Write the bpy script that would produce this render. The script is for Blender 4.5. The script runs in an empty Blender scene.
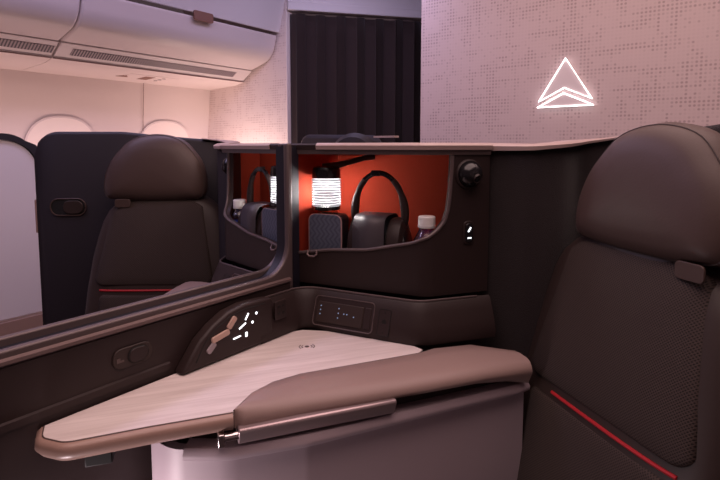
import bpy, bmesh, math, random
from mathutils import Vector
from math import sin, cos, pi, radians
random.seed(4)
SC = bpy.context.scene
COL = SC.collection
BASE = {}

# ------------------------------------------------------------------ materials
def mat(name, color=(.5,.5,.5), rough=.5, metal=0, emit=None, estr=0, spec=.5, sheen=0, bump=None):
    m = bpy.data.materials.new(name); m.use_nodes = True
    nt = m.node_tree; b = nt.nodes['Principled BSDF']
    b.inputs['Base Color'].default_value = (*color, 1)
    b.inputs['Roughness'].default_value = rough
    b.inputs['Metallic'].default_value = metal
    b.inputs['Specular IOR Level'].default_value = spec
    b.inputs['Sheen Weight'].default_value = sheen
    if emit:
        b.inputs['Emission Color'].default_value = (*emit, 1)
        b.inputs['Emission Strength'].default_value = estr
    if bump:
        scale, strength, dist = bump
        tc = nt.nodes.new('ShaderNodeTexCoord'); n = nt.nodes.new('ShaderNodeTexNoise')
        n.inputs['Scale'].default_value = scale; n.inputs['Detail'].default_value = 3
        bp = nt.nodes.new('ShaderNodeBump'); bp.inputs['Strength'].default_value = strength
        bp.inputs['Distance'].default_value = dist
        nt.links.new(tc.outputs['Object'], n.inputs['Vector'])
        nt.links.new(n.outputs['Fac'], bp.inputs['Height'])
        nt.links.new(bp.outputs['Normal'], b.inputs['Normal'])
    return m

class NT:
    """tiny node helper"""
    def __init__(s, m): s.nt = m.node_tree; s.b = s.nt.nodes['Principled BSDF']
    def n(s, t, **kw):
        x = s.nt.nodes.new(t)
        for k, v in kw.items(): setattr(x, k, v)
        return x
    def l(s, a, b): s.nt.links.new(a, b)
    def val(s, x, i):
        if isinstance(x, (int, float)): i.default_value = x
        else: s.l(x, i)
    def math(s, op, a, b=0.0, c=None):
        x = s.n('ShaderNodeMath', operation=op); s.val(a, x.inputs[0]); s.val(b, x.inputs[1])
        if c is not None: s.val(c, x.inputs[2])
        return x.outputs[0]
    def xyz(s):
        tc = s.n('ShaderNodeTexCoord'); sp = s.n('ShaderNodeSeparateXYZ'); s.l(tc.outputs['Object'], sp.inputs[0])
        return tc.outputs['Object'], sp.outputs
    def comb(s, x, y, z=0.0):
        c = s.n('ShaderNodeCombineXYZ'); s.val(x, c.inputs[0]); s.val(y, c.inputs[1]); s.val(z, c.inputs[2]); return c.outputs[0]
    def mix(s, fac, a, b):
        x = s.n('ShaderNodeMix', data_type='RGBA'); s.val(fac, x.inputs['Factor'])
        for v, i in ((a, x.inputs[6]), (b, x.inputs[7])):
            if isinstance(v, tuple): i.default_value = (*v, 1)
            else: s.l(v, i)
        return x.outputs[2]

def mat_dots(name, base, dark, period):
    """wall covering: a regular grid of small dots, blocky areas of it printed darker"""
    m = mat(name, base, .6); k = NT(m); _, o = k.xyz()
    u = k.math('DIVIDE', o[0], period); v = k.math('DIVIDE', o[2], period)
    fu = k.math('SUBTRACT', k.math('FRACT', u), .5); fv = k.math('SUBTRACT', k.math('FRACT', v), .5)
    d = k.math('SQRT', k.math('ADD', k.math('MULTIPLY', fu, fu), k.math('MULTIPLY', fv, fv)))
    dot = k.n('ShaderNodeMapRange'); k.l(d, dot.inputs[0])
    for i, x in enumerate((.22, .40, 1, 0)): dot.inputs[i+1].default_value = x
    cu = k.math('FLOOR', u); cv = k.math('FLOOR', v)
    def layer(su, sv, off):
        n = k.n('ShaderNodeTexNoise'); n.inputs['Scale'].default_value = 1; n.inputs['Detail'].default_value = 1
        k.l(k.comb(k.math('MULTIPLY', cu, su), k.math('MULTIPLY', cv, sv), off), n.inputs['Vector'])
        return n.outputs['Fac']
    a = k.math('MAXIMUM', layer(.09, .33, 3.1), layer(.33, .09, 8.7))
    wn = k.n('ShaderNodeTexWhiteNoise'); k.l(k.comb(cu, cv, 1.0), wn.inputs['Vector'])
    a = k.math('ADD', a, k.math('MULTIPLY', wn.outputs['Value'], .16))
    th = k.n('ShaderNodeMapRange'); k.l(a, th.inputs[0])
    for i, x in enumerate((.60, .74, .10, 1)): th.inputs[i+1].default_value = x
    f = k.math('MULTIPLY', dot.outputs[0], th.outputs[0])
    k.l(k.mix(f, base, dark), k.b.inputs['Base Color'])
    return m

def mat_table():
    m = mat('table_laminate', (.6,.5,.47), .6, spec=.25); k = NT(m); tc = k.n('ShaderNodeTexCoord')
    mp = k.n('ShaderNodeMapping'); mp.vector_type = 'TEXTURE'; mp.inputs['Rotation'].default_value = (0, 0, radians(56)); mp.inputs['Scale'].default_value = (.22, .014, .05)
    k.l(tc.outputs['Object'], mp.inputs[0])
    n = k.n('ShaderNodeTexNoise'); n.inputs['Scale'].default_value = 1; n.inputs['Detail'].default_value = 8; n.inputs['Roughness'].default_value = .65
    n.inputs['Distortion'].default_value = .4
    k.l(mp.outputs[0], n.inputs['Vector'])
    r = k.n('ShaderNodeMapRange'); k.l(n.outputs['Fac'], r.inputs[0])
    for i, x in enumerate((.33, .66, 0, 1)): r.inputs[i+1].default_value = x
    k.l(k.mix(r.outputs[0], (.58,.50,.48), (.74,.66,.64)), k.b.inputs['Base Color'])
    return m

def mat_weave(name, base, hole, axis, period):
    """knitted seat cover: a fine staggered grid of tiny holes"""
    m = mat(name, base, .75, spec=.3); k = NT(m); vec, o = k.xyz()
    dp = k.n('ShaderNodeVectorMath', operation='DOT_PRODUCT'); k.l(vec, dp.inputs[0]); dp.inputs[1].default_value = (*axis, 0)
    u = k.math('DIVIDE', dp.outputs['Value'], period); v = k.math('DIVIDE', o[2], period)
    a = k.math('ADD', u, v); b = k.math('SUBTRACT', u, v)
    fa = k.math('SUBTRACT', k.math('FRACT', a), .5); fb = k.math('SUBTRACT', k.math('FRACT', b), .5)
    d = k.math('SQRT', k.math('ADD', k.math('MULTIPLY', fa, fa), k.math('MULTIPLY', fb, fb)))
    mr = k.n('ShaderNodeMapRange'); k.l(d, mr.inputs[0])
    for i, x in enumerate((.2, .42, 1, 0)): mr.inputs[i+1].default_value = x
    k.l(k.mix(mr.outputs[0], base, hole), k.b.inputs['Base Color'])
    bp = k.n('ShaderNodeBump'); bp.inputs['Strength'].default_value = .35; bp.inputs['Distance'].default_value = .002; bp.invert = True
    k.l(mr.outputs[0], bp.inputs['Height']); k.l(bp.outputs['Normal'], k.b.inputs['Normal'])
    return m

def mat_chevron():
    m = mat('pouch_zigzag_fabric', (.10,.11,.16), .6); k = NT(m); tc = k.n('ShaderNodeTexCoord')
    sp = k.n('ShaderNodeSeparateXYZ'); k.l(tc.outputs['Generated'], sp.inputs[0])
    x = k.math('MULTIPLY', sp.outputs[2], 7.0); tri = k.math('PINGPONG', x, .5)
    s = k.math('ADD', k.math('MULTIPLY', sp.outputs[0], 7.0), k.math('MULTIPLY', tri, 1.6))
    f = k.math('FRACT', s)
    ln = k.n('ShaderNodeMapRange'); k.l(k.math('ABSOLUTE', k.math('SUBTRACT', f, .5)), ln.inputs[0])
    for i, q in enumerate((.16, .30, 1, 0)): ln.inputs[i+1].default_value = q
    k.l(k.mix(ln.outputs[0], (.10,.115,.17), (.065,.075,.12)), k.b.inputs['Base Color'])
    return m

def mat_clear():
    m = bpy.data.materials.new('clear_plastic'); m.use_nodes = True; nt = m.node_tree; nt.nodes.clear()
    o = nt.nodes.new('ShaderNodeOutputMaterial'); mx = nt.nodes.new('ShaderNodeMixShader')
    t = nt.nodes.new('ShaderNodeBsdfTransparent'); t.inputs[0].default_value = (.86,.82,.8,1)
    g = nt.nodes.new('ShaderNodeBsdfGlossy'); g.inputs['Roughness'].default_value = .12
    lw = nt.nodes.new('ShaderNodeLayerWeight'); lw.inputs['Blend'].default_value = .5
    nt.links.new(lw.outputs['Facing'], mx.inputs[0]); nt.links.new(t.outputs[0], mx.inputs[1]); nt.links.new(g.outputs[0], mx.inputs[2])
    nt.links.new(mx.outputs[0], o.inputs[0]); return m

def mat_frosted():
    m = bpy.data.materials.new('frosted_lit_diffuser'); m.use_nodes = True; nt = m.node_tree; nt.nodes.clear()
    o = nt.nodes.new('ShaderNodeOutputMaterial'); mx = nt.nodes.new('ShaderNodeMixShader'); mx.inputs[0].default_value = .5
    t = nt.nodes.new('ShaderNodeBsdfTransparent'); e = nt.nodes.new('ShaderNodeEmission')
    e.inputs[0].default_value = (.92,.94,1,1); e.inputs[1].default_value = 1.0
    nt.links.new(t.outputs[0], mx.inputs[1]); nt.links.new(e.outputs[0], mx.inputs[2]); nt.links.new(mx.outputs[0], o.inputs[0]); return m

def mat_stripes(name, a, b, axis, period):
    m = mat(name, a, .5); k = NT(m); _, o = k.xyz()
    f = k.math('FRACT', k.math('DIVIDE', o[axis], period))
    k.l(k.mix(k.math('GREATER_THAN', f, .5), a, b), k.b.inputs['Base Color']); return m

M = dict(
    plastic=mat('dark_brown_plastic', (.027,.016,.0155), .48, spec=.35, bump=(900,.08,.001)),
    plastic_gloss=mat('dark_gloss_plastic', (.012,.011,.013), .18),
    black=mat('black_recess', (.006,.005,.005), .7),
    trim=mat('satin_bronze_trim', (.20,.14,.135), .35, .35),
    rimtrim=mat('grey_brown_trim', (.115,.085,.085), .38, .2),
    cap=mat('pale_ledge_trim', (.43,.32,.30), .35),
    red=mat('red_orange_felt', (.34,.036,.016), .85, spec=.15, bump=(1400,.3,.001)),
    shellf=mat('charcoal_fabric', (.020,.015,.016), .95, spec=.1, sheen=.15, bump=(700,.9,.002)),
    shellp=mat('dark_navy_shell', (.020,.0155,.0195), .5, spec=.35),
    leather=mat('brown_black_leather', (.066,.040,.034), .48, spec=.4, bump=(260,.12,.001)),
    leather2=mat('dark_leather', (.034,.021,.018), .5, spec=.4, bump=(260,.12,.001)),
    stripe=mat('red_stripe', (.42,.014,.020), .5),
    tan=mat('taupe_leather', (.30,.21,.19), .42, spec=.35, bump=(300,.1,.001)),
    edge=mat('taupe_edge', (.36,.235,.195), .35),
    white=mat('off_white_panel', (.42,.34,.375), .5),
    bar=mat('satin_metal', (.42,.33,.34), .32, .6),
    chrome=mat('chrome', (.6,.56,.56), .2, 1),
    lamp=mat_frosted(),
    fin=mat('frosted_ring', (.30,.30,.33), .4, emit=(.9,.92,1), estr=.12),
    cover=mat('grey_sleeve', (.070,.060,.072), .45),
    capw=mat('white_cap', (.8,.78,.76), .4),
    blue=mat('blue_wrapper', (.02,.09,.85), .4),
    lit=mat('white_backlit_icon', (.9,.9,.9), .4, emit=(.9,.95,1), estr=2.2),
    litb=mat('blue_screen_icon', (.2,.3,.5), .4, emit=(.45,.65,1), estr=.28),
    beige=mat('beige_button', (.55,.38,.31), .4),
    greyb=mat('grey_button', (.32,.27,.29), .4),
    binm=mat('bin_white', (.74,.66,.66), .38),
    panelw=mat('sidewall_cream', (.76,.66,.63), .55),
    paneld=mat('ceiling_white', (.72,.68,.70), .6),
    seam=mat('dark_seam', (.26,.17,.16), .6),
    brown=mat('brown_latch', (.22,.10,.07), .5),
    curtain=mat('dark_curtain_cloth', (.034,.021,.020), .8, spec=.25, sheen=.1, bump=(500,.4,.001)),
    floor=mat('dark_carpet', (.05,.035,.035), .95, bump=(300,.5,.003)),
    emblem=mat('pale_emblem_face', (.66,.56,.56), .5, emit=(1,.9,.92), estr=.05),
    neon=mat('white_light_line', (.9,.9,.9), .4, emit=(1,.93,.95), estr=5),
    shade=mat('pale_window_shade', (.85,.72,.66), .5, emit=(1,.80,.76), estr=.10),
    navy=mat('navy_shell', (.012,.011,.020), .5),
    doorw=mat('white_suite_panel', (.78,.73,.76), .4),
    mark=mat('dark_print', (.10,.07,.065), .5),
    pouch=mat_chevron(), clear=mat_clear(), table=mat_table(),
    wall=mat_dots('dotted_wallcovering', (.60,.48,.47), (.40,.305,.30), .0175),
    wall2=mat_dots('dotted_partition_covering', (.70,.60,.58), (.52,.41,.40), .0175),
    grille=mat_stripes('slotted_grille', (.06,.045,.06), (.36,.29,.31), 1, .016),
    piping=mat('pink_piping', (.42,.26,.26), .5),
)

# ------------------------------------------------------------------ geometry
def V(*a): return Vector(a)
IDENT = lambda p: p
class MB:
    def __init__(s, tf=None): s.bm = bmesh.new(); s.tf = tf or IDENT
    def v(s, p): return s.bm.verts.new(s.tf(Vector(p)))
    def f(s, vs):
        try: s.bm.faces.new(vs)
        except ValueError: pass
    def grid(s, rows, cu=False, cv=False, cap0=False, cap1=False):
        R = [[s.v(p) for p in r] for r in rows]; n = len(R); m = len(R[0])
        for i in range(n if cv else n-1):
            for j in range(m if cu else m-1):
                a, b = R[i], R[(i+1) % n]; s.f([a[j], a[(j+1) % m], b[(j+1) % m], b[j]])
        if cap0: s.f(R[0])
        if cap1: s.f(R[-1][::-1])
        return s
    def prism(s, pts, off):
        off = Vector(off); a = [s.v(p) for p in pts]; b = [s.v(Vector(p)+off) for p in pts]
        s.f(a); s.f(b[::-1])
        for i in range(len(a)):
            j = (i+1) % len(a); s.f([a[i], a[j], b[j], b[i]])
        return s
    def box(s, lo, hi):
        (x0,y0,z0),(x1,y1,z1) = lo, hi
        return s.prism([(x0,y0,z0),(x1,y0,z0),(x1,y1,z0),(x0,y1,z0)], (0,0,z1-z0))
    def obox(s, c, ax, ay, az):
        c, ax, ay, az = map(Vector, (c, ax, ay, az))
        return s.prism([c-ax-ay-az, c+ax-ay-az, c+ax+ay-az, c-ax+ay-az], az*2)
    def tube(s, pts, r, n=8, closed=False):
        pts = [Vector(p) for p in pts]; N = len(pts); rows = []
        rr = r if isinstance(r, (list, tuple)) else [r]*N
        prev = None
        for i, p in enumerate(pts):
            a = pts[i-1] if (i or closed) else p; b = pts[(i+1) % N] if (i < N-1 or closed) else p
            t = (b-a).normalized()
            u = prev if prev else (V(0,0,1) if abs(t.z) < .9 else V(1,0,0))
            u = (u - t*u.dot(t)); u = u.normalized() if u.length > 1e-6 else t.orthogonal().normalized()
            prev = u; w = t.cross(u)
            rows.append([p+(u*cos(2*pi*k/n)+w*sin(2*pi*k/n))*rr[i] for k in range(n)])
        return s.grid(rows, cu=True, cv=closed, cap0=not closed, cap1=not closed)
    def lathe(s, c, prof, axis=(0,0,1), n=28, sx=(1,1)):
        c = Vector(c); ax = Vector(axis).normalized()
        u = V(1,0,0) if abs(ax.x) < .9 else V(0,0,1)
        u = (u-ax*u.dot(ax)).normalized(); w = ax.cross(u); rows = []
        for r, h in prof:
            rows.append([c+ax*h+(u*cos(2*pi*k/n)*sx[0]+w*sin(2*pi*k/n)*sx[1])*max(r, 1e-4) for k in range(n)])
        return s.grid(rows, cu=True, cap0=True, cap1=True)
    def sweep(s, path, prof, closed_prof=True):
        """path [(x,y)], prof(i)->[(offset outward, z)]; outward = right-hand side of travel"""
        rows = []
        for i, (p, t, n) in enumerate(frames(path)):
            q = prof(i) if callable(prof) else prof
            rows.append([V(p.x+n.x*o, p.y+n.y*o, z) for o, z in q])
        return s.grid(rows, cu=closed_prof, cap0=closed_prof, cap1=closed_prof)
    def build(s, name, m, parent=None, bevel=0, sharp=40, solid=0, subsurf=0, seg=2):
        bm = s.bm
        bmesh.ops.remove_doubles(bm, verts=bm.verts, dist=1e-6)
        bmesh.ops.recalc_face_normals(bm, faces=bm.faces)
        base = BASE.get(parent.name, V(0,0,0)) if parent else None
        if base is None:
            lo = [min(v.co[i] for v in bm.verts) for i in range(3)]; hi = [max(v.co[i] for v in bm.verts) for i in range(3)]
            base = V((lo[0]+hi[0])/2, (lo[1]+hi[1])/2, lo[2])
        for v in bm.verts: v.co -= base
        me = bpy.data.meshes.new(name); bm.to_mesh(me); bm.free()
        for p in me.polygons: p.use_smooth = True
        me.set_sharp_from_angle(angle=radians(sharp))
        o = bpy.data.objects.new(name, me); COL.objects.link(o); me.materials.append(M[m] if isinstance(m, str) else m)
        BASE[o.name] = base
        if parent: o.parent = parent
        else: o.location = base
        if solid:
            x = o.modifiers.new('solid', 'SOLIDIFY'); x.thickness = solid; x.offset = 0
        if bevel:
            x = o.modifiers.new('bevel', 'BEVEL'); x.width = bevel; x.segments = seg; x.limit_method = 'ANGLE'; x.angle_limit = radians(35)
            x.harden_normals = False
        if subsurf:
            x = o.modifiers.new('sub', 'SUBSURF'); x.levels = x.render_levels = subsurf
        return o

def frames(path):
    P = [Vector((p[0], p[1], 0)) for p in path]; out = []
    for i, p in enumerate(P):
        a = P[max(i-1, 0)]; b = P[min(i+1, len(P)-1)]; t = (b-a).normalized()
        n = V(t.y, -t.x, 0)
        if 0 < i < len(P)-1:
            t1 = (p-a).normalized(); c = max(.5, V(t1.y, -t1.x, 0).dot(n)); n = n/c
        out.append((p, t, n))
    return out
def fillet(pts, rad, n=8):
    out = [pts[0]]
    for i in range(1, len(pts)-1):
        p, a, b = Vector(pts[i]), Vector(pts[i-1]), Vector(pts[i+1]); r = rad[i-1]
        if r <= 0: out.append(tuple(p)); continue
        d1 = (a-p).normalized(); d2 = (b-p).normalized(); ang = d1.angle(d2); t = r/math.tan(ang/2)
        c = p+(d1+d2).normalized()*(r/sin(ang/2)); s = p+d1*t; e = p+d2*t
        v1 = s-c; v2 = e-c; om = v1.angle(v2)
        for k in range(n+1):
            f = k/n; out.append(tuple(c+(v1*sin((1-f)*om)+v2*sin(f*om))/sin(om)))
    out.append(pts[-1]); return out
def resample(path, ss):
    P = [Vector(p) for p in path]; L = [0]
    for a, b in zip(P, P[1:]): L.append(L[-1]+(b-a).length)
    out = []
    for s in ss:
        i = 0
        while i < len(P)-2 and s > L[i+1]: i += 1
        f = (s-L[i])/(L[i+1]-L[i]); out.append(tuple(P[i]+(P[i+1]-P[i])*f))
    return out
def plen(path): return sum((Vector(b)-Vector(a)).length for a, b in zip(path, path[1:]))
def at(path, s, off=0, z=0):
    a, b, c = resample(path, [s-.004, s, s+.004]); t = (Vector(c)-Vector(a)).normalized(); n = V(t.y, -t.x, 0)
    return V(b[0], b[1], z)+n*off, V(t.x, t.y, 0), n
def interp(pts, x):
    if x <= pts[0][0]: return pts[0][1]
    for (a, b), (c, d) in zip(pts, pts[1:]):
        if x <= c: return b+(d-b)*(x-a)/(c-a)
    return pts[-1][1]
def rrect(w, h, r, n=6):
    """rounded rectangle outline, half sizes w, h"""
    out = []
    for cx, cy, a0 in ((w-r,h-r,0),(-w+r,h-r,90),(-w+r,-h+r,180),(w-r,-h+r,270)):
        for k in range(n+1):
            a = radians(a0+90*k/n); out.append((cx+r*cos(a), cy+r*sin(a)))
    return out

def thing(name, label, cat, loc, group=None):
    o = bpy.data.objects.new(name, None); COL.objects.link(o); o.location = loc; BASE[o.name] = Vector(loc)
    o.empty_display_size = .05
    return tag(o, label, cat, group)
def tag(o, label=None, cat=None, group=None, kind=None):
    if label: o['label'] = label
    if cat: o['category'] = cat
    if group: o['group'] = group
    if kind: o['kind'] = kind
    return o
def struct(o, label=None): return tag(o, label, None, None, 'structure')

# ------------------------------------------------------------------ the cabin (setting)
YB = 2.8
struct(MB().box((-3.9,-1.6,-.06),(2.2,4.4,0)).build('floor', 'floor'))
struct(MB().box((-2.72,-1.6,2.30),(2.2,4.4,2.36)).build('ceiling', 'paneld'))
struct(MB().box((-1.597,YB,0),(2.2,YB+.08,2.30)).build('wall_back', 'wall'), 'dotted wall covering panel behind the suites')
struct(MB().box((2.12,-1.6,0),(2.2,YB,2.30)).build('wall_right', 'panelw'))
struct(MB().box((-3.9,YB,0),(-2.705,YB+.05,2.30)).build('wall_partition', 'wall2'), 'dotted partition beside the dark curtain')
struct(MB().box((-2.712,YB-.004,0),(-2.698,YB+.06,2.12)).build('trim_1', 'panelw', bevel=.003), 'vertical edge trim of the partition')
struct(MB().box((-3.9,4.32,0),(2.2,4.4,2.30)).build('wall_rear', 'panelw'))
# curved sidewall, in three lengths with joints
prof = [(-3.57,1.562),(-3.585,1.45),(-3.605,1.3),(-3.62,1.15),(-3.63,.9),(-3.61,.6),(-3.54,.25),(-3.45,.0)]
struct(MB().prism([V(x,-1.2,z) for x, z in prof]+[V(-3.75,-1.2,0),V(-3.75,-1.2,1.562)], (0,YB+1.2,0)).build('wall_left', 'panelw', sharp=30))
struct(MB().tube([V(x+.0105,2.2+(1.562-z)*.03,z) for x, z in prof], .0022, 6).build('trim_4', 'seam'), 'sidewall panel joint')
# panel under the bins
tr = MB()
for y0, y1 in ((-1.2,1.398),(1.402,YB)):
    tr.prism([(-3.155,y0,1.598),(-3.25,y0,1.578),(-3.58,y0,1.560),(-3.60,y0,1.60),(-3.155,y0,1.63)], (0,y1-y0,0))
struct(tr.build('trim_2', 'panelw'), 'pale panel under the overhead bins')
struct(MB().prism([(-2.795,-1.2,1.925),(-2.775,-1.2,1.925),(-2.70,-1.2,2.2),(-2.68,-1.2,2.32),(-2.72,-1.2,2.32)], (0,4.0,0)).build('trim_3', 'paneld'), 'pale panel above the overhead bins')

for i, y in enumerate((1.64, 2.40)):
    w = thing('window_%d' % (i+1), ('pale rounded cabin window behind the far seat shell, left one', 'pale rounded cabin window beside the partition, right one')[i], 'window', (-3.62, y, .745))
    w['kind'] = 'structure'
    zc, hw, hh = 1.02, .235, .275
    def ell(k, f, dx):
        a = 2*pi*k/40; c, s_ = cos(a), sin(a)
        e = 2/2.5
        yy = y+hw*f*math.copysign(abs(c)**e, c); zz = zc+hh*f*math.copysign(abs(s_)**e, s_)
        return V(interp([(.6,-3.61),(.9,-3.63),(1.15,-3.62),(1.3,-3.605)], zz)+dx, yy, zz)
    MB().grid([[ell(k, f, d) for k in range(40)] for f, d in ((1.02,.008),(1.015,.012),(.985,.013),(.95,.012))], cu=True).build('window_frame', 'panelw', w)
    MB().grid([[ell(k, f, d) for k in range(40)] for f, d in ((.985,.0125),(.8,.015),(.4,.016),(.02,.016))], cu=True, cap1=True).build('window_shade', 'shade', w)

# overhead bins
for i, (y0, y1, lab) in enumerate(((-.6,1.396,'pale overhead bin at top left, left of the bin joint'),(1.404,2.79,'pale overhead bin ending at the dotted partition, right of the bin joint'))):
    t = thing('overhead_bin', lab, 'overhead bin', (-3.0,(y0+y1)/2,1.60), 'overhead bins above the window suites')
    P = fillet([(-2.785,1.905),(-2.83,1.74),(-3.05,1.677)], [.16], 10)
    MB().prism([(x,y0,z) for x, z in P]+[(-3.3,y0,1.70),(-3.3,y0,1.905)], (0,y1-y0,0)).build('bin_door', 'binm', t, bevel=.012)
    q = [(-3.052,1.671),(-3.158,1.602),(-3.17,1.64),(-3.08,1.69)]
    g = MB().prism([(x,y0+.002,z) for x, z in q], (0,y1-y0-.004,0)).build('vent_panel', 'binm', t, bevel=.004)
    ga, gb = (y0+.05, 1.385) if i == 0 else (1.482, 2.66)
    d = V(-3.158+3.052,0,1.602-1.671); n = V(d.z,0,-d.x).normalized()
    if n.z > 0: n = -n
    p0 = V(-3.052,0,1.671)+d*.30; p1 = V(-3.052,0,1.671)+d*.72
    MB().prism([V(p0.x,ga,p0.z), V(p1.x,ga,p1.z), V(p1.x,gb,p1.z), V(p0.x,gb,p0.z)], n*.003).build('vent_grille', 'grille', g)
    MB().box((-3.160,y0,1.594),(-3.152,y1,1.600)).build('edge_strip', 'seam', t)
    if i:
        MB().prism([V(-2.771,2.13+a,1.905+b) for a, b in rrect(.072,.030,.012)], (.014,0,.0)).build('latch', 'brown', t, bevel=.003)
# passenger service panel under the bin
t = thing('service_panel', 'small reading light and call panel under the right overhead bin', 'service panel', (-3.35,2.08,1.565))
def under(x): return 1.5775-(-3.25-x)*.0545
def decal(pts, h, name, m): return MB().prism([V(x,y,under(x)-h) for x, y in pts], (0,0,h+.004)).build(name, m, t)
decal([(-3.44,1.93),(-3.26,1.93),(-3.26,2.29),(-3.44,2.29)], .0012, 'backing', 'panelw')
decal([(-3.42,2.06),(-3.30,2.06),(-3.30,2.13),(-3.42,2.13)], .0022, 'label_plate', 'brown')
decal([(-3.40,1.90),(-3.39,1.98),(-3.33,1.94)], .0022, 'arrow_mark', 'brown')
for k in range(3):
    MB().lathe((-3.41+.05*k,2.20,under(-3.41+.05*k)-.004), [(.012,0),(.014,.003),(.014,.006)], n=14).build('button', 'greyb', t)

# curtain and its rail
cv = V(.63,.775,0).normalized(); c0 = V(-2.695,2.83,0); pts = []
for k in range(141):
    f = k/140*1.30; ph = 2*pi*f/.150
    p = c0+cv*f+V(cv.y,-cv.x,0)*(.034*sin(ph)+.008*sin(ph*.37+1)) + cv*.016*sin(2*ph)
    pts.append((p, .010*(.5+.5*sin(ph+.6))))
rows = [[V(p.x,p.y,z) for p, d in pts] for z in (.04,.7,1.4,1.9)]+[[V(p.x,p.y,2.062-d*1.8) for p, d in pts]]
tag(MB().grid(rows).build('curtain', 'curtain', solid=.003, sharp=80), 'dark pleated curtain hanging beside the dotted wall', 'curtain')
nn = V(cv.y,-cv.x,0)
r = MB()
r.obox(c0+cv*.7+V(0,0,2.100), cv*.72, nn*.045, V(0,0,.030)); r.obox(c0+cv*.7+V(0,0,2.20), cv*.72, nn*.02, V(0,0,.075))
tag(r.build('curtain_rail', 'paneld', bevel=.006), 'pale curtain rail valance above the dark curtain', 'curtain rail')

# lit emblem on the wall
t = thing('wall_emblem', 'lit white triangular emblem on the dotted wall', 'emblem', (-.757,2.795,1.30))
E1 = [(-.757,1.547),(-.886,1.334),(-.759,1.399),(-.625,1.338)]; E2 = [(-.892,1.306),(-.761,1.373),(-.617,1.308)]
for nm, pg in (('upper_face',E1),('lower_face',E2)):
    f = MB().prism([(x,2.788,z) for x, z in pg], (0,.012,0)).build(nm, 'emblem', t)
    MB().tube([(x,2.786,z) for x, z in pg], .0026, 8, True).build('light_line', 'neon', f)

# white suite panel across the aisle
t = thing('suite_door', 'white glossy door panel of the window suite across the aisle, far left', 'door', (-2.46,.25,0))
o = [(-.9,.38),(-.9,1.13)]+[(.88+.13*sin(radians(a)),1.0+.13*cos(radians(a))) for a in range(0,91,10)]+[(1.01,.38)]
MB().prism([(-2.46,y,z) for y, z in o], (-.03,0,0)).build('door_panel', 'doorw', t, bevel=.005)
pth = [(-.9,1.132)]+[(.88+.132*sin(radians(a)),1.0+.132*cos(radians(a))) for a in range(0,91,10)]+[(1.012,.6)]
MB().grid([[V(-2.452,y,z), V(-2.452,y+(.022 if k > 5 else 0),z+.026), V(-2.50,y+(.022 if k > 5 else 0),z+.026), V(-2.50,y,z)] for k, (y, z) in enumerate(pth)], cu=True, cap0=True, cap1=True).build('dark_cap', 'navy', t)
MB().box((-2.50,-.9,0),(-2.452,1.01,.372)).build('kick_panel', 'edge', t)

# seat of the row behind
t = thing('airline_chair', 'dark navy seat back behind the ledge, in front of the curtain', 'seat', (-1.8,2.2,0))
MB().prism([(x,2.20-(x+1.85)*.2,z) for x, z in fillet([(-2.08,.0),(-2.08,1.172),(-1.50,1.16),(-1.50,.0)], [.07,.07])], (.03,.09,0)).build('seat_shell', 'navy', t, bevel=.02)
MB().lathe((-1.57,2.10,1.065), [(.02,-.05),(.10,-.04),(.125,0),(.10,.04),(.02,.05)], axis=(.3,-1,0), sx=(1,.85)).build('headrest', 'shellp', t)
MB().box((-1.47,2.12,1.146),(-1.35,2.16,1.155)).build('ledge_strip', 'cap', t)

# ------------------------------------------------------------------ the divider between the two suites
t = thing('privacy_divider', 'dark divider wall with a sliding screen slot between the two suites', 'divider', (-.806,.1,0))
MB().box((-.834,-.7,0.0),(-.778,.80,.80)).build('lower_panel', 'plastic', t)
def rim_arc(y1, r=.065, z0=.838): return [(y1-r+r*sin(radians(a)),z0+r-r*cos(radians(a))) for a in range(0,91,9)]
def rim(x0, y1, y2):
    return MB().prism([(x0,y,z) for y, z in [(-.7,.74),(-.7,.838)]+rim_arc(y1)+[(y1,1.1115),(y2,1.1115),(y2,.74)]], (.013,0,0)).build('rim', 'rimtrim', t, bevel=.003)
rim(-.785, .799, .812); rim(-.840, .838, .846)
MB().prism([(-.8279,y,z) for y, z in [(-.7,.75),(-.7,.826)]+rim_arc(.820,.065,.826)+[(.820,1.105),(.845,1.105),(.845,.75)]], (.0438,0,0)).build('screen_slot', 'navy', t)
for x, sg in ((-.770,1),(-.842,-1)):
    MB().prism([(x-sg*.002,-.7,.820),(x+sg*.004,-.7,.8205),(x+sg*.004,-.7,.8255),(x-sg*.002,-.7,.828)], (0,1.50,0)).build('sill_strip', 'trim', t)
    MB().prism([(x-sg*.008,-.7,.728),(x+sg*.004,-.7,.731),(x+sg*.004,-.7,.741),(x-sg*.008,-.7,.747)], (0,1.205,0)).build('lower_strip', 'plastic', t)
    xf = -.778 if sg > 0 else -.834
    MB().box((min(xf,xf+sg*.008),-.7,.30),(max(xf,xf+sg*.008),.80,.816)).build('side_panel', 'plastic', t)
    c = V(x,.440,.7755)
    l = MB().prism([c+V(0,a,b) for a, b in rrect(.034,.0165,.0160,8)], (sg*.003,0,0)).build('latch_plate', 'leather2', t, bevel=.0015)
    MB().prism([c+V(sg*.002,.008+a,b) for a, b in rrect(.0165,.0118,.0115,8)], (sg*.004,0,0)).build('latch_button', 'plastic', l, bevel=.0015)
    MB().tube([c+V(sg*.004,.008+a,b) for a, b in rrect(.0165,.0118,.0115,8)], .0012, 6, True).build('button_ring', 'black', l)
    MB().prism([c+V(sg*.003,-.022+a,b-.002) for a, b in ((-.006,-.003),(.006,-.003),(.006,0),(0,0),(0,.004),(-.006,.004))], (sg*.0008,0,0)).build('icon', 'mark', l)

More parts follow.
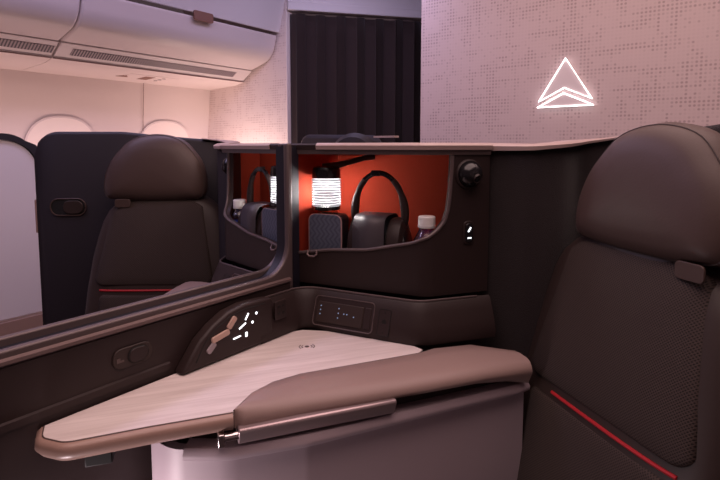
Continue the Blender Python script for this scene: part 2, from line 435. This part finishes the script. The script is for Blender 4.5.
# ------------------------------------------------------------------ one suite, built twice (the far one mirrored about the divider)
NEARFAR = [dict(sd=0, who='near', seatlab='large dark brown seat at the right edge, closest to the camera'),
           dict(sd=1, who='far', seatlab='dark brown seat beyond the divider, on the left')]
def suite(sd):
    T = (lambda p: V(-1.612-p.x, p.y, p.z)) if sd else IDENT
    L = lambda p: tuple(T(Vector(p)))
    pick = lambda a, b: b if sd else a
    mb = lambda: MB(T)
    # ---- storage cabinet
    t = thing('storage_cabinet', pick('dark cabinet with red lined open compartment in the picture centre', 'dark cabinet with red lined compartment seen beyond the divider'), 'cabinet', L((-.6,.95,.72)), 'red lined storage cabinets')
    cp = fillet([(-.798,.842),(-.5,.905),(-.42,1.022)], [.045], 12)
    TL = plen(cp)
    lip = [(.006,.871)]+[(a+.0123,b_) for a, b_ in ((.076,.884),(.163,.891),(.192,.897),(.218,.903),(.261,.912),(.296,.926),(.315,.939),(.330,.956),(.338,.979),(.343,1.02),(.346,1.089))]
    ss = sorted(set([.0,.006]+[.006+.004*k for k in range(1,73)]+[q for q, _ in lip]+[.300+.003*k for k in range(19)]+[.3583+.012*k for k in range(1,7)]+[TL]))
    ss = [q for q in ss if q <= TL]
    b = mb()
    P = resample(cp, ss); zt = [interp(lip, q) if q <= .3583 else 1.089 for q in ss]
    fr = frames(P)
    front = []
    for (p, tt, n), z in zip(fr, zt):
        front.append([V(p.x+n.x*o, p.y+n.y*o, zz) for o, zz in ((-.014,.806),(0,.806),(0,(z+.806)/2),(0,z),(-.014,z))])
    b.grid(front, cu=True, cap0=True, cap1=True)
    b.sweep(resample(cp,[0,.003,.006]), [(-.014,.84),(0,.84),(0,1.09),(-.014,1.09)])
    body = b.build('cabinet_front', 'plastic', t, sharp=30)
    edge = [V(*resample(cp,[.006])[0],z) for z in (1.086,.98,.876)]
    edge2 = [V(*resample(cp,[q])[0], interp(lip,q)) for q in [.008+.006*k for k in range(51)]+[.318,.324,.330,.335,.340,.344,.347,.350]]+[V(*resample(cp,[q+.0123])[0],z) for q, z in ((.341,1.0),(.343,1.03),(.345,1.06),(.346,1.087))]
    MB(T).tube(edge+edge2, .0036, 8).build('lip_trim', 'rimtrim', t)
    # header above the opening
    hd = cp
    mb().sweep(hd, [(-.012,1.0885),(.003,1.0885),(.005,1.0985),(-.012,1.0985)]).build('header_trim', 'rimtrim', t)
    cs = resample(cp, [.0,.02,.062]); mb().sweep(cs, [(-.02,1.0985),(.006,1.0985),(.007,1.108),(.003,1.1115),(-.02,1.1115)]).build('corner_cap', 'plastic', t)
    cs = resample(cp, [.062+.0145*k for k in range(26)]+[TL]); mb().sweep(cs, [(-.02,1.0985),(.008,1.0985),(.010,1.107),(.003,1.1125),(-.02,1.1125)]).build('ledge_cap', 'cap', t)
    inner = [(p.x-n.x*.012, p.y-n.y*.012) for p, tt, n in frames(resample(cp,[.003+.02*k for k in range(21)]))]
    mb().prism([V(x,y,1.099) for x, y in inner+[(-.434,1.075),(-.803,1.016)]], (0,0,.010)).build('top_panel', 'plastic', t)
    mb().prism([V(x,y,1.090) for x, y in inner+[(-.434,1.07),(-.803,1.012)]], (0,0,.008)).build('compartment_roof', 'red', t)
    mb().prism([V(x,y,.790) for x, y in inner+[(-.434,1.07),(-.803,1.012)]], (0,0,.014)).build('compartment_floor', 'black', t)
    lin = [(-.7995,.858),(-.7995,1.003),(-.472,1.064),(-.440,1.02)]
    mb().sweep(lin, [(0,.80),(0,1.0915),(-.003,1.0915),(-.003,.80)]).build('lining', 'red', t, sharp=15)
    mb().sweep(resample(cp,[.02*k for k in range(22)]+[TL]), [(-.016,.01),(-.016,.812),(-.03,.812),(-.03,.01)]).build('recessed_base', 'plastic', t)
    # small hook on the lip
    p, tt, n = at(cp, .050, .004, .8745)
    mb().tube([p-tt*.010+V(0,0,.006), p-tt*.011+n*.004-V(0,0,.002), p-tt*.006+n*.006-V(0,0,.006), p+tt*.006+n*.006-V(0,0,.006), p+tt*.011+n*.004-V(0,0,.002), p+tt*.010+V(0,0,.006)], .0022, 8).build('lip_hook', 'trim', t)
    # ball light
    p, tt, n = at(cp, .3953, .0, 1.050)
    s = mb().lathe(p, [(.0,-.006),(.030,-.004),(.030,.003),(.027,.006),(.0265,.003)], axis=n).build('spot_light', 'plastic', t)
    mb().lathe(p, [(.0255,.001),(.026,.007),(.023,.016),(.016,.023),(.008,.0265),(.0,.027)], axis=n).build('ball', 'plastic_gloss', s)
    m_ = p+n*.024-V(0,0,.008)+tt*.005
    mb().lathe(m_, [(.0,-.004),(.010,-.004),(.009,.003),(.007,.001),(.0,.001)], axis=n-V(0,0,.5)+tt*.2, n=18).build('nozzle', 'plastic', s)
    # rocker switch
    p, tt, n = at(cp, .3968, -.001, .931)
    s = mb().prism([p+tt*a+V(0,0,b_) for a, b_ in rrect(.0125,.0245,.0105)], n*.004).build('light_switch', 'plastic', t, bevel=.0015)
    mb().prism([p+tt*a+V(0,0,b_)+n*.003 for a, b_ in rrect(.0085,.0195,.0075)], n*.003).build('rocker', 'plastic_gloss', s, bevel=.001)
    mb().tube([p+n*.0062+tt*.003+V(0,0,.011), p+n*.0062-tt*.003+V(0,0,.002)], .0016, 6).build('lit_icon', 'lit', s)
    mb().tube([p+n*.0062+tt*.004+V(0,0,-.0105), p+n*.0062-tt*.004+V(0,0,-.0105)], .0013, 6).build('lit_icon', 'lit', s)

    # ---- console surround (low band around the table, with controls)
    t = thing('console_surround', pick('dark low console wall around the near table with lit seat buttons', 'dark low console wall below the far red compartment'), 'console', L((-.65,.8,.72)), 'console surrounds below the cabinets')
    bp = fillet([(-.769,.69),(-.769,.838),(-.503,.884),(-.412,1.012)], [.05,.05], 10)
    bp2 = fillet([(-.769,.60),(-.769,.838),(-.503,.884),(-.412,1.012)], [.05,.05], 10)
    prof = [(.000,.7215),(.0265,.7215),(.0275,.735),(.022,.757),(.012,.780),(.005,.796),(.0,.801),(-.002,.801)]
    mb().sweep(bp, [(o, z) for o, z in prof]).build('console_band', 'plastic', t, sharp=35)
    mb().tube([at(bp2, .09+.0115*k, .001, .8015)[0] for k in range(int((plen(bp2)-.10)/.0115))], .0022, 6).build('band_edge', 'rimtrim', t)
    co = [(.51,.7215),(.521,.736),(.548,.769),(.576,.789),(.61,.805),(.65,.811),(.695,.809),(.722,.806),(.722,.7215)]
    cpn = mb().prism([(-.7695,y,z) for y, z in co], (.0275,0,0)).build('control_panel', 'plastic', t, bevel=.006, seg=3)
    XF = -.742
    mb().tube([V(XF+.0002,y,z) for y, z in [(.538,.735),(.556,.763),(.582,.783),(.613,.797),(.65,.802),(.70,.800)]], .0009, 6).build('face_groove', 'black', cpn)
    def pill(y0,z0,y1,z1,w,h,name,m,par):
        a, c = V(XF-.001,y0,z0), V(XF-.001,y1,z1); d = (c-a).normalized(); q = V(0,-d.z,d.y); ln = (c-a).length/2; mid = (a+c)/2
        mb().prism([mid+d*u+q*v for u, v in rrect(ln,w,w*.7)], (h,0,0)).build(name, m, par, bevel=.001)
    pill(.608,.776,.625,.794,.0055,.0045,'backrest_button','beige',cpn)
    pill(.571,.764,.610,.771,.0055,.0045,'seat_button','beige',cpn)
    pill(.562,.745,.578,.759,.0055,.004,'footrest_button','greyb',cpn)
    for y0,z0,y1,z1 in ((.649,.781,.657,.792),(.634,.768,.650,.775),(.620,.753,.637,.754)):
        mb().tube([(XF+.0008,y0,z0),(XF+.0004,y1,z1)], .0014, 8).build('lit_icon', 'lit', cpn)
    for y, z in ((.677,.787),(.667,.772)):
        mb().lathe((XF-.0005,y,z), [(.0026,0),(.0026,.0010),(.001,.0015)], axis=(1,0,0), n=14).build('lit_icon', 'lit', cpn)
    mb().box((XF-.0005,.6488,.7485),(XF+.001,.6535,.757)).build('lit_icon', 'lit', cpn)
    # power outlet on the band beside the control panel
    po = mb().prism([V(-.7475,.744+a,.776+b_) for a, b_ in rrect(.016,.019,.003)], (.005,0,-.0)).build('power_outlet', 'plastic', t, bevel=.001)
    for a, b_ in ((-.006,.008),(.006,.008),(-.006,-.006),(.006,-.006)):
        mb().box((-.7426,.744+a-.003,.776+b_-.0022),(-.7418,.744+a+.003,.776+b_+.0022)).build('socket_slot', 'black', po)
    # handset in its recess
    fa = V(-.769,.838,0); fd = V(.9854,.1704,0); fn = V(.1704,-.9854,0)
    up = V(-fn.x*.45,-fn.y*.45,.893)
    def on(s_, z, h=0): return fa+fd*s_+fn*(.0265-(z-.735)*.36+.0012+h)+V(0,0,z)
    def plate(s0,s1,z0,z1,h0,h1,r,name,m,par,bev=.001):
        c = [(s0+s1)/2,(z0+z1)/2]
        pts = [on(c[0]+a,c[1]+b_,h0) for a, b_ in rrect((s1-s0)/2,(z1-z0)/2,r)]
        return mb().prism(pts, fn*(h1-h0)).build(name, m, par, bevel=bev)
    hr = plate(.042,.180,.731,.788,-.006,.0012,.008,'handset_recess','plastic',t,.0008)
    loop = [on(.111+a,.7595+b_,.0012) for a, b_ in rrect(.069,.0285,.008)]
    mb().tube(loop, .0013, 6, True).build('recess_rim', 'rimtrim', hr)
    hs = plate(.050,.157,.738,.778,.000,.0035,.003,'handset','leather2',hr)
    plate(.160,.174,.738,.778,.000,.0028,.003,'release_key','plastic',hr)
    for s_, z in ((.058,.770),(.058,.762),(.058,.754),(.101,.769),(.101,.760),(.101,.751),(.114,.760),(.121,.760),(.137,.757)):
        mb().lathe(on(s_,z,.0032), [(.0013,0),(.0013,.0008)], axis=fn, n=8).build('screen_icon', 'litb', hs)
    jk = plate(.192,.217,.732,.780,-.004,.0022,.002,'headphone_socket_plate','plastic',t,.0006)
    mb().tube([on(.2045+a,.756+b_,.0022) for a, b_ in rrect(.0125,.024,.002)], .0007, 6, True).build('plate_outline', 'black', jk)
    mb().lathe(on(.2045,.756,.0018), [(.0045,0),(.0045,.0012),(.0,.0012)], axis=fn, n=14, sx=(1,1.5)).build('socket', 'black', jk)
    for z in (.774,.738): mb().lathe(on(.2045,z,.0018), [(.0014,0),(.0014,.0012)], axis=fn, n=8).build('screw', 'black', jk)

    # ---- side table
    t = thing('side_table', pick('pale streaked wood laminate table beside the near armrest', 'pale streaked table seen over the divider sill'), 'table', L((-.65,.6,.695)), 'side tables of the two suites')
    fe = fillet([(-.7655,.305),(-.737,.290),(-.700,.302),(-.646,.391),(-.584,.484)], [.02,.03,.15], 6)
    top = fe+[(-.591,.504),(-.604,.54),(-.605,.585),(-.59,.634),(-.543,.713),(-.474,.83),(-.478,.855),(-.50,.86),(-.69,.825),(-.735,.80),(-.7655,.74)]
    mb().prism([V(x,y,.712) for x, y in top], (0,0,.008)).build('table_top', 'table', t, bevel=.0008, seg=1)
    mb().prism([V(x,y,.700) for x, y in top], (0,0,.0115)).build('table_core', 'plastic', t)
    mb().sweep(fe, [(-.002,.7185),(.003,.7185),(.009,.714),(.010,.704),(.003,.695),(-.012,.692),(-.012,.700)]).build('edge_band', 'edge', t, sharp=50)
    mb().tube([V(x,y,.7190) for x, y in fe], .0011, 5).build('edge_seam', 'mark', t)
    mb().obox((-.700,.350,.688), (.010,.014,0), (-.022,.016,0), (0,0,.009)).build('underside_grip', 'black', t, bevel=.002)
    cm = V(-.665,.735,.7203)
    k = mb().lathe(cm, [(.0045,-.0004),(.0045,.0003),(.0,.0003)], n=12).build('charging_mark', 'mark', t)
    for sg in (-1,1):
        for r_ in (.010,.015,):
            pts = [cm+V(.707,.707,0)*(sg*r_*cos(a))+V(-.707,.707,0)*(r_*sin(a)*.8) for a in [radians(x) for x in range(-40,41,16)]]
            mb().tube(pts, .0009, 5).build('charging_arc', 'mark', k)

    # ---- armrest
    t = thing('elbow_pad', pick('padded taupe armrest along the front of the near table', 'padded taupe armrest beside the far table'), 'armrest', L((-.45,.75,.66)), 'armrests of the two suites')
    I = [(-.584,.486),(-.5905,.504),(-.6035,.54),(-.6045,.585),(-.5895,.634),(-.5425,.713),(-.4735,.83),(-.461,.868),(-.418,.932),(-.338,.962)]
    O = [(-.582,.488),(-.578,.490),(-.572,.494),(-.553,.525),(-.529,.565),(-.478,.638),(-.404,.749),(-.345,.845),(-.312,.90),(-.294,.935)]
    rows = []
    if sd: I, O = I[:9], O[:9]
    for k, (a, c) in enumerate(zip(I, O)):
        a, c = V(*a,0), V(*c,0); f = k/9; dz = -.003*max(0,k-7); zb = .694-.018*max(0,(f-.5)*2)
        rows.append([a.lerp(c,u)+V(0,0,z+dz) for u, z in ((0,.708),(0,.7205),(.02,.7225),(.35,.7235),(.72,.7215),(.86,.7175),(.95,.711),(1.0,.703),(.985,.697),(.80,zb),(.3,zb))])
    mb().grid(rows, cu=True, cap0=True, cap1=True).build('armrest_pad', 'tan', t, sharp=60)
    mb().tube([V(x,y,.7212) for x, y in I[:8]], .0011, 5).build('seam_line', 'black', t)
    a, c = V(-.576,.486,.6865), V(-.441,.698,.6865); dd = (c-a).normalized(); nn_ = V(dd.y,-dd.x,0)
    ft = mb().prism([a+nn_*u+V(0,0,z) for u, z in ((-.022,-.015),(-.001,-.015),(.003,-.011),(.010,.008),(.007,.012),(-.022,.012))], c-a).build('fold_out_bar', 'bar', t, bevel=.002)
    hg = a-dd*.008
    mb().tube([hg+nn_*.0-dd*.012, hg+dd*.012], .0062, 12).build('hinge_pin', 'chrome', ft)
    mb().obox(hg-dd*.016-nn_*.002-V(0,0,.002), dd*.005, nn_*.009, V(0,0,.010)).build('hinge_plate', 'chrome', ft, bevel=.002)
    mb().prism([V(x,y,.667) for x, y in ((-.652,.462),(-.612,.490),(-.57,.555),(-.44,.76),(-.33,.95),(-.37,.97),(-.60,.62),(-.67,.50))], (0,0,.032)).build('support_block', 'plastic', t)

    # ---- white pedestal under the armrest
    t = thing('console_pedestal', pick('white curved side panel below the near armrest', 'white curved side panel below the far armrest'), 'panel', L((-.5,.7,0)), 'white console pedestals')
    pp = fillet([(-.766,.53),(-.745,.445),(-.672,.434),(-.60,.487),(-.53,.583),(-.385,.845),(-.318,.962)], [.03,.06,.1,.1,.1], 6)
    mb().sweep(pp, [(0,.012),(0,.655),(-.016,.655),(-.016,.012)]).build('side_panel', 'white', t, sharp=50)
    rp = fillet([(-.648,.450),(-.60,.484),(-.53,.580),(-.385,.842),(-.330,.939),(-.322,.962)], [.08,.1,.1,.015], 6)
    mb().sweep(rp, [(-.016,.648),(.012,.646),(.018,.650),(.019,.658),(.013,.666),(-.016,.667)]).build('top_rim', 'white', t, sharp=50)
    mb().sweep(resample(pp,[.005+.012*k for k in range(12)]), [(.0005,.655),(.0005,.668),(-.015,.668),(-.015,.655)]).build('end_cap', 'plastic', t)

    # ---- suite shell around the back of the seat
    t = thing('suite_shell', pick('charcoal fabric shell wall behind the near right seat', 'dark shell wall with recessed latch around the far left seat'), 'partition', L((-.1,1.0,0)), 'shell walls behind the seats')
    def so(s_, v): return V(-.173,.88,0)+V(.783,-.622,0)*s_+V(.622,.783,0)*v
    pl_ = [(-.434,1.0315),(-.330,1.024),(-.285,1.062),(-.268,1.125)]
    a0 = so(-.20,.195); a1 = so(.415,.175)
    full = fillet(pl_+[(a0.x,a0.y),(a1.x,a1.y)], [.04,.05,.03,.05], 7)
    N = 70; TLs = plen(full); sp = [TLs*k/N for k in range(N+1)]; fp = resample(full, sp)
    def ztop(i):
        s_ = sp[i]; z = interp([(0,1.1000),(.10,1.1005),(.22,1.111),(.34,1.127),(.48,1.139),(.62,1.153)], s_)
        e = TLs-s_
        if e < .075: z -= .075-math.sqrt(max(0,.075**2-(.075-e)**2))
        return z
    mb().sweep(fp, lambda i: [(0,.03),(0,ztop(i)-.010),(-.004,ztop(i)-.003),(-.012,ztop(i)),(-.024,ztop(i)),(-.030,ztop(i)-.006),(-.030,.03)]).build('shell_panel', pick('shellf','shellp'), t, sharp=50)
    capn = [i for i in range(N+1) if sp[i] < .36]
    cpp = [fp[i] for i in capn]
    mb().sweep(cpp, lambda i: [(-.034,ztop(i)-.004),(.0095,ztop(i)-.004+.004*i/len(cpp)),(.0105,ztop(i)+.006*(1-.8*i/len(cpp))),(.001,ztop(i)+.0125*(1-.8*i/len(cpp))),(-.034,ztop(i)+.0125*(1-.8*i/len(cpp)))]).build('ledge_cap', 'cap', t, sharp=50)
    # latch on the outer end of the shell
    Vf = .1752
    def shp(s_, z, h): return so(s_, Vf-h+(.415-s_)*.0325)+V(0,0,z)
    lc = mb().prism([shp(.314+a,.905+b_,0) for a, b_ in rrect(.056,.0275,.026,8)], -V(.622,.783,0)*.0028).build('latch_recess', 'black', t, bevel=.001)
    mb().tube([shp(.314+a,.905+b_,.003) for a, b_ in rrect(.056,.0275,.026,8)], .0025, 6, True).build('latch_rim', 'leather', lc)
    mb().prism([shp(.297+a,.905+b_,.002) for a, b_ in rrect(.032,.022,.021,8)], -V(.622,.783,0)*.006).build('latch_slider', 'leather2', lc, bevel=.002)
    e0 = so(.4165,.16); 
    mb().obox(V(e0.x,e0.y,.875)+V(.783,-.622,0)*.002+V(.622,.783,0)*.03, V(.783,-.622,0)*.004, V(.622,.783,0)*.014, V(0,0,.055)).build('door_strike', 'edge', t, bevel=.002)

    # ---- seat
    weave = mat_weave('knit_cover_'+pick('a','b'), (.052,.035,.030), (.012,.008,.007), pick((.783,-.622),(-.783,-.622)), .0050)
    t = thing('airline_chair', NEARFAR[sd]['seatlab'], 'seat', L((-.2,.8,0)), 'suite seats')
    prof_ = [(.28,.246,-.060),(.45,.243,-.034),(.56,.236,-.017),(.667,.227,.0),(.76,.216,.020),(.82,.204,.034),(.87,.191,.046),(.905,.174,.055),(.930,.146,.062),(.947,.115,.070),(.953,.07,.080)]
    SC0 = -.030
    def wv(z): return interp([(a,b_) for a, b_, c in prof_], z), interp([(a,c) for a, b_, c in prof_], z)
    def vfront(s_, z):
        w, v0 = wv(z); u = min(1, abs(s_-SC0)/w); return v0+.05-.05*(1-u**3.2)**(1/3.2)
    rows = []
    for z, w, v0 in prof_:
        d = .05 if z < .95 else .04; row = []
        for k in range(48):
            a = 2*pi*k/48; c, s_ = cos(a), sin(a); e = 2/3.2
            row.append(so(SC0+w*math.copysign(abs(c)**e,c), v0+.05+d*math.copysign(abs(s_)**e,s_))+V(0,0,z))
        rows.append(row)
    bk = mb().grid(rows, cu=True, cap0=True, cap1=True).build('backrest', 'leather2', t, sharp=70)
    def pad(name, zlo, zhi, fw, r, h, m, par):
        b = mb(); rows = []
        zc, hh = (zlo+zhi)/2, (zhi-zlo)/2
        base = rrect(1, 1, r, 7)
        for f, hh_ in ((1.0,-.004),(1.0,.35*h),(.985,.8*h),(.95,h),(.8,h*1.15),(.5,h*1.25),(.15,h*1.3),(.01,h*1.3)):
            row = []
            for a, c in base:
                z = zc+hh*(1-(1-f)*.9 if f > .9 else f)*c
                s_ = SC0+.016+a*f*fw(zc+hh*c*f)
                row.append(so(s_, vfront(s_,z)-hh_)+V(0,0,z))
            rows.append(row)
        return b.grid(rows, cu=True, cap1=True).build(name, m, par, sharp=70)
    pad('upper_cushion', pick(.674,.684), .936, lambda z: min(wv(z)[0]*.90-.006, .178), .16, .007, weave, t)
    pad('lower_cushion', .30, pick(.648,.657), lambda z: .162, .10, .007, weave, t)
    zs_ = pick(.658,.668); st = []
    for k in range(25):
        s_ = -.114+.262*k/24; st.append([so(s_, vfront(s_,z)-h)+V(0,0,z) for z, h in ((zs_,-.002),(zs_,.0025),(zs_+.0025,.0035),(zs_+.0050,.0025),(zs_+.0050,-.002))])
    mb().grid(st, cu=True, cap0=True, cap1=True).build('accent_stripe', 'stripe', t)
    # headrest: domed cushion
    ol = [(.150,.985),(.146,1.02),(.132,1.06),(.110,1.092),(.082,1.122),(.045,1.138),(0,1.144),(-.045,1.138),(-.082,1.122),(-.110,1.092),(-.132,1.06),(-.146,1.02),(-.150,.985),(-.146,.955),(-.128,.940),(-.06,.934),(0,.933),(.06,.934),(.128,.940),(.146,.955)]
    OL = []
    for k in range(len(ol)):
        p0, p1, p2, p3 = (Vector(ol[(k+j-1) % len(ol)]) for j in range(4))
        for u in (0,.34,.67):
            OL.append(.5*(2*p1+(p2-p0)*u+(2*p0-5*p1+4*p2-p3)*u*u+(3*p1-p0-3*p2+p3)*u**3))
    cz = 1.035; rows = []
    for f, v in ((.02,.052),(.3,.053),(.55,.055),(.75,.060),(.88,.068),(.96,.080),(1.0,.098),(.985,.116),(.95,.126),(.85,.136),(.4,.142),(.02,.142)):
        rows.append([so(-.004+p.x*1.06*f, v+(cz+(p.y-cz)*f-1.03)*.16)+V(0,0,cz+(p.y-cz)*f) for p in OL])
    hd_ = mb().grid(rows, cu=True, cap0=True, cap1=True).build('headrest', 'leather', t, sharp=80)
    seam = [so(-.004+p.x*1.06*.965, .0805+(cz+(p.y-cz)*.965-1.03)*.16)+V(0,0,cz+(p.y-cz)*.965) for p in OL]
    mb().tube(seam, .0011, 5, True).build('piping', 'leather2', hd_)
    tb = rrect(.024,.013,.008)
    mb().prism([so(pick(.106,.088)+a, .054)+V(0,0,.930+b_) for a, b_ in tb], V(.622,.783,0)*.004).build('pull_tab', 'leather', t, bevel=.001)
    # seat cushion (below the frame)
    rows = []
    for v, zt_, w in ((.05,.47,.22),(-.05,.475,.235),(-.25,.478,.24),(-.42,.475,.24),(-.47,.462,.235),(-.485,.43,.23)):
        rows.append([so(.085+(w-.07)*math.copysign(abs(cos(a))**.5,cos(a)), v)+V(0,0,zt_-.07+.07*math.copysign(abs(sin(a))**.5,sin(a))) for a in [2*pi*k/32 for k in range(32)]])
    mb().grid(rows, cu=True, cap0=True, cap1=True).build('seat_cushion', weave, t, sharp=70)
    b = mb(); q = [so(-.05,.06), so(.22,.06), so(.22,-.42), so(-.05,-.42)]
    b.prism([V(p.x,p.y,0) for p in q], (0,0,.345)).build('seat_base', 'plastic', t)

    # ---- things in the compartment
    T = (lambda p: V(-1.648-p.x, p.y, p.z)) if sd else IDENT
    L = lambda p: tuple(T(Vector(p)))
    mb = lambda: MB(T)
    A = V(-.77,.848,0); D = V(.9784,.2066,0); B = V(-.2066,.9784,0); FZ = .8042
    def cc(s_, d, z): return A+D*s_+B*d+V(0,0,z)
    t = thing('reading_lamp', pick('lit white cylindrical lamp on a dark arm in the near compartment', 'lit white cylindrical lamp half hidden by the divider post'), 'lamp', L(cc(.024,.056,.96)), 'compartment lamps')
    mb().grid([[cc(.024,.056,z)+D*.0285*cos(2*pi*q/32)+B*.0285*sin(2*pi*q/32) for q in range(32)] for z in (.972,1.0345)], cu=True).build('lamp_diffuser', 'lamp', t)
    for k in range(11):
        mb().tube([cc(.024,.056,.9747+.0056*k)+D*.0312*cos(2*pi*q/32)+B*.0312*sin(2*pi*q/32) for q in range(32)], .0021, 6, True).build('diffuser_ring', 'fin', t)
    mb().lathe(cc(.024,.056,1.0345), [(.0325,0),(.0315,.018),(.029,.024),(.018,.027),(.0,.027)], n=26).build('lamp_cap', 'plastic_gloss', t)
    mb().lathe(cc(.024,.056,.9625), [(.024,0),(.0315,.002),(.0315,.0095)], n=26).build('lamp_base', 'plastic_gloss', t)
    bl = bpy.data.lights.new('lamp_bulb', 'POINT'); bl.energy = 6.5; bl.color = (1,.93,.9); bl.shadow_soft_size = .026
    bo = bpy.data.objects.new('lamp_bulb', bl); COL.objects.link(bo); bo.parent = t; bo.location = (0,0,.042)
    arm = [cc(.014,.056,1.060), cc(.045,.070,1.063), cc(.062,.095,1.069), cc(.085,.125,1.078), cc(.100,.147,1.082)]
    mb().tube(arm, [.007,.0075,.006,.006,.008], 10).build('lamp_arm', 'plastic', t)

    t = thing('amenity_pouch', pick('blue grey zigzag patterned pouch standing under the near lamp', 'blue grey zigzag patterned pouch partly behind the divider post'), 'pouch', L(cc(.042,.042,FZ)), 'zigzag pouches')
    ow = [cc(.036+a, .024, .8805+b_) for a, b_ in rrect(.039,.0755,.014)]
    mb().prism([p for p in ow], B*.004).build('front_panel', 'pouch', t, bevel=.001)
    mb().prism([cc(.036+a, .028, .8805+b_) for a, b_ in rrect(.0395,.0758,.014)], B*.040).build('pouch_body', 'shellp', t, bevel=.004)
    mb().tube([cc(.036+a, .0262, .8805+b_) for a, b_ in rrect(.0398,.0745,.014)], .0018, 6, True).build('piping', 'piping', t)

    T = (lambda p: V(-1.640-p.x, p.y, p.z)) if sd else IDENT
    t = thing('headphones', pick('black over ear headphones with grey sleeve in the near compartment', 'black over ear headphones with grey sleeve beyond the divider'), 'headphones', L(cc(.153,.062,FZ)), 'headphones in the compartments')
    HS = .150; HD = .064
    def ring(a, r=0): return cc(HS+(.0585+r)*cos(a), HD-.004*sin(a), .958+(.090+r)*sin(a))
    mb().tube([ring(radians(x)) for x in range(46,128,4)], .0058, 10).build('headband', 'plastic_gloss', t)
    for sg in (0,1):
        an = [radians(x if not sg else 180-x) for x in range(-16,57,4)]
        mb().tube([ring(a) for a in an], [.0065+.0028*sin(pi*min(1,k/12)) for k in range(len(an))], 10).build('band_cushion', 'plastic', t)
    mb().obox(ring(radians(96)), D*.010, B*.007, V(0,0,.0065)).build('hinge_block', 'plastic_gloss', t, bevel=.002)
    for sg in (-1,1):
        e = mb().lathe(cc(HS+sg*.044,HD,.882), [(.0,-.020),(.034,-.020),(.043,-.014),(.045,0),(.043,.013),(.034,.019),(.0,.019)], axis=D*sg, n=30, sx=(1.62,1)).build('ear_cup', 'plastic', t)
        mb().lathe(cc(HS+sg*.060,HD,.882), [(.030,0),(.033,.003),(.030,.006),(.0,.006)], axis=D*sg, n=24, sx=(1.5,1)).build('cup_plate', 'plastic_gloss', e)
    rows = []
    for x in (-.040,.032):
        rows.append([cc(HS-.004+x, HD+.0465*math.copysign(abs(cos(a))**.45,cos(a)), .882+.0775*math.copysign(abs(sin(a))**.45,sin(a))) for a in [2*pi*k/36 for k in range(36)]])
    mb().grid(rows, cu=True).build('sleeve', 'cover', t, solid=.0015)

    T = (lambda p: V(-1.621-p.x, p.y, p.z)) if sd else IDENT
    t = thing('water_bottle', pick('clear plastic bottle with white cap at right of the near compartment', 'clear bottle with white cap and blue label at the far left'), 'bottle', L((-.524,.949,FZ)), 'water bottles')
    bc = V(-.524,.949,FZ)
    mb().lathe(bc, [(.024,.0),(.028,.004),(.0285,.05),(.0285,.10),(.027,.108),(.020,.122),(.0155,.130),(.0145,.136)], n=28).build('bottle_body', 'clear', t)
    mb().lathe(bc, [(.0290,.030),(.0292,.031),(.0292,pick(.079,.099)),(.0290,pick(.080,.100))], n=28).build('label_wrap', 'blue', t)
    mb().lathe(bc+V(0,0,.134), [(.0175,0),(.018,.001),(.018,.006),(.0172,.0065),(.0178,.007),(.0178,.022),(.016,.024),(.0,.024)], n=28).build('bottle_cap', 'capw', t)
suite(0)
suite(1)

# ------------------------------------------------------------------ light
def area(name, loc, rot, size, power, col):
    l = bpy.data.lights.new(name, 'AREA'); l.shape = 'RECTANGLE'; l.size, l.size_y = size; l.energy = power; l.color = col
    o = bpy.data.objects.new(name, l); COL.objects.link(o); o.location = loc; o.rotation_euler = [radians(a) for a in rot]; return o
area('ceiling_light', (-.2,.6,2.27), (0,0,0), (1.6,2.2), 32, (1,.70,.66))
area('aisle_light', (-2.0,.8,2.27), (0,0,0), (.35,3.0), 19, (.70,.60,1))
area('added_rail_fill', (-1.9,2.45,2.27), (40,0,20), (.6,.2), 5, (.66,.60,1))  # unseen purple fill, added to brighten the curtain rail; not a cabin fixture
area('sidewall_light', (-3.32,1.4,.85), (180,-12,0), (.12,2.6), 5.8, (1,.66,.60))
area('partition_light', (-3.0,2.55,.9), (150,0,0), (.5,.12), 3.5, (1,.72,.64))
area('footwell_light', (-.70,.20,.47), (90,0,0), (.10,.10), 1.5, (1,.80,.84))
area('added_wall_fill', (-.3,2.05,2.26), (22,0,0), (2.4,.3), 11.5, (1,.70,.66))  # extra out-of-frame wash, added only to lift the dotted back wall
w = bpy.data.worlds.new('cabin_ambient'); SC.world = w; w.use_nodes = True
w.node_tree.nodes['Background'].inputs[0].default_value = (.62,.40,.46,1); w.node_tree.nodes['Background'].inputs[1].default_value = .09

# ------------------------------------------------------------------ camera
cam = bpy.data.cameras.new('camera'); co = bpy.data.objects.new('camera', cam); COL.objects.link(co)
co.location = (0,0,1.106); co.rotation_euler = (radians(85), 0, radians(36.2))
cam.sensor_width = 36; cam.lens = 26.3; cam.shift_y = -48/720; cam.clip_start = .02
SC.camera = co
SC.view_settings.view_transform = 'Standard'; SC.view_settings.look = 'None'; SC.view_settings.exposure = 0; SC.view_settings.gamma = 1
SC.view_settings.use_curve_mapping = False
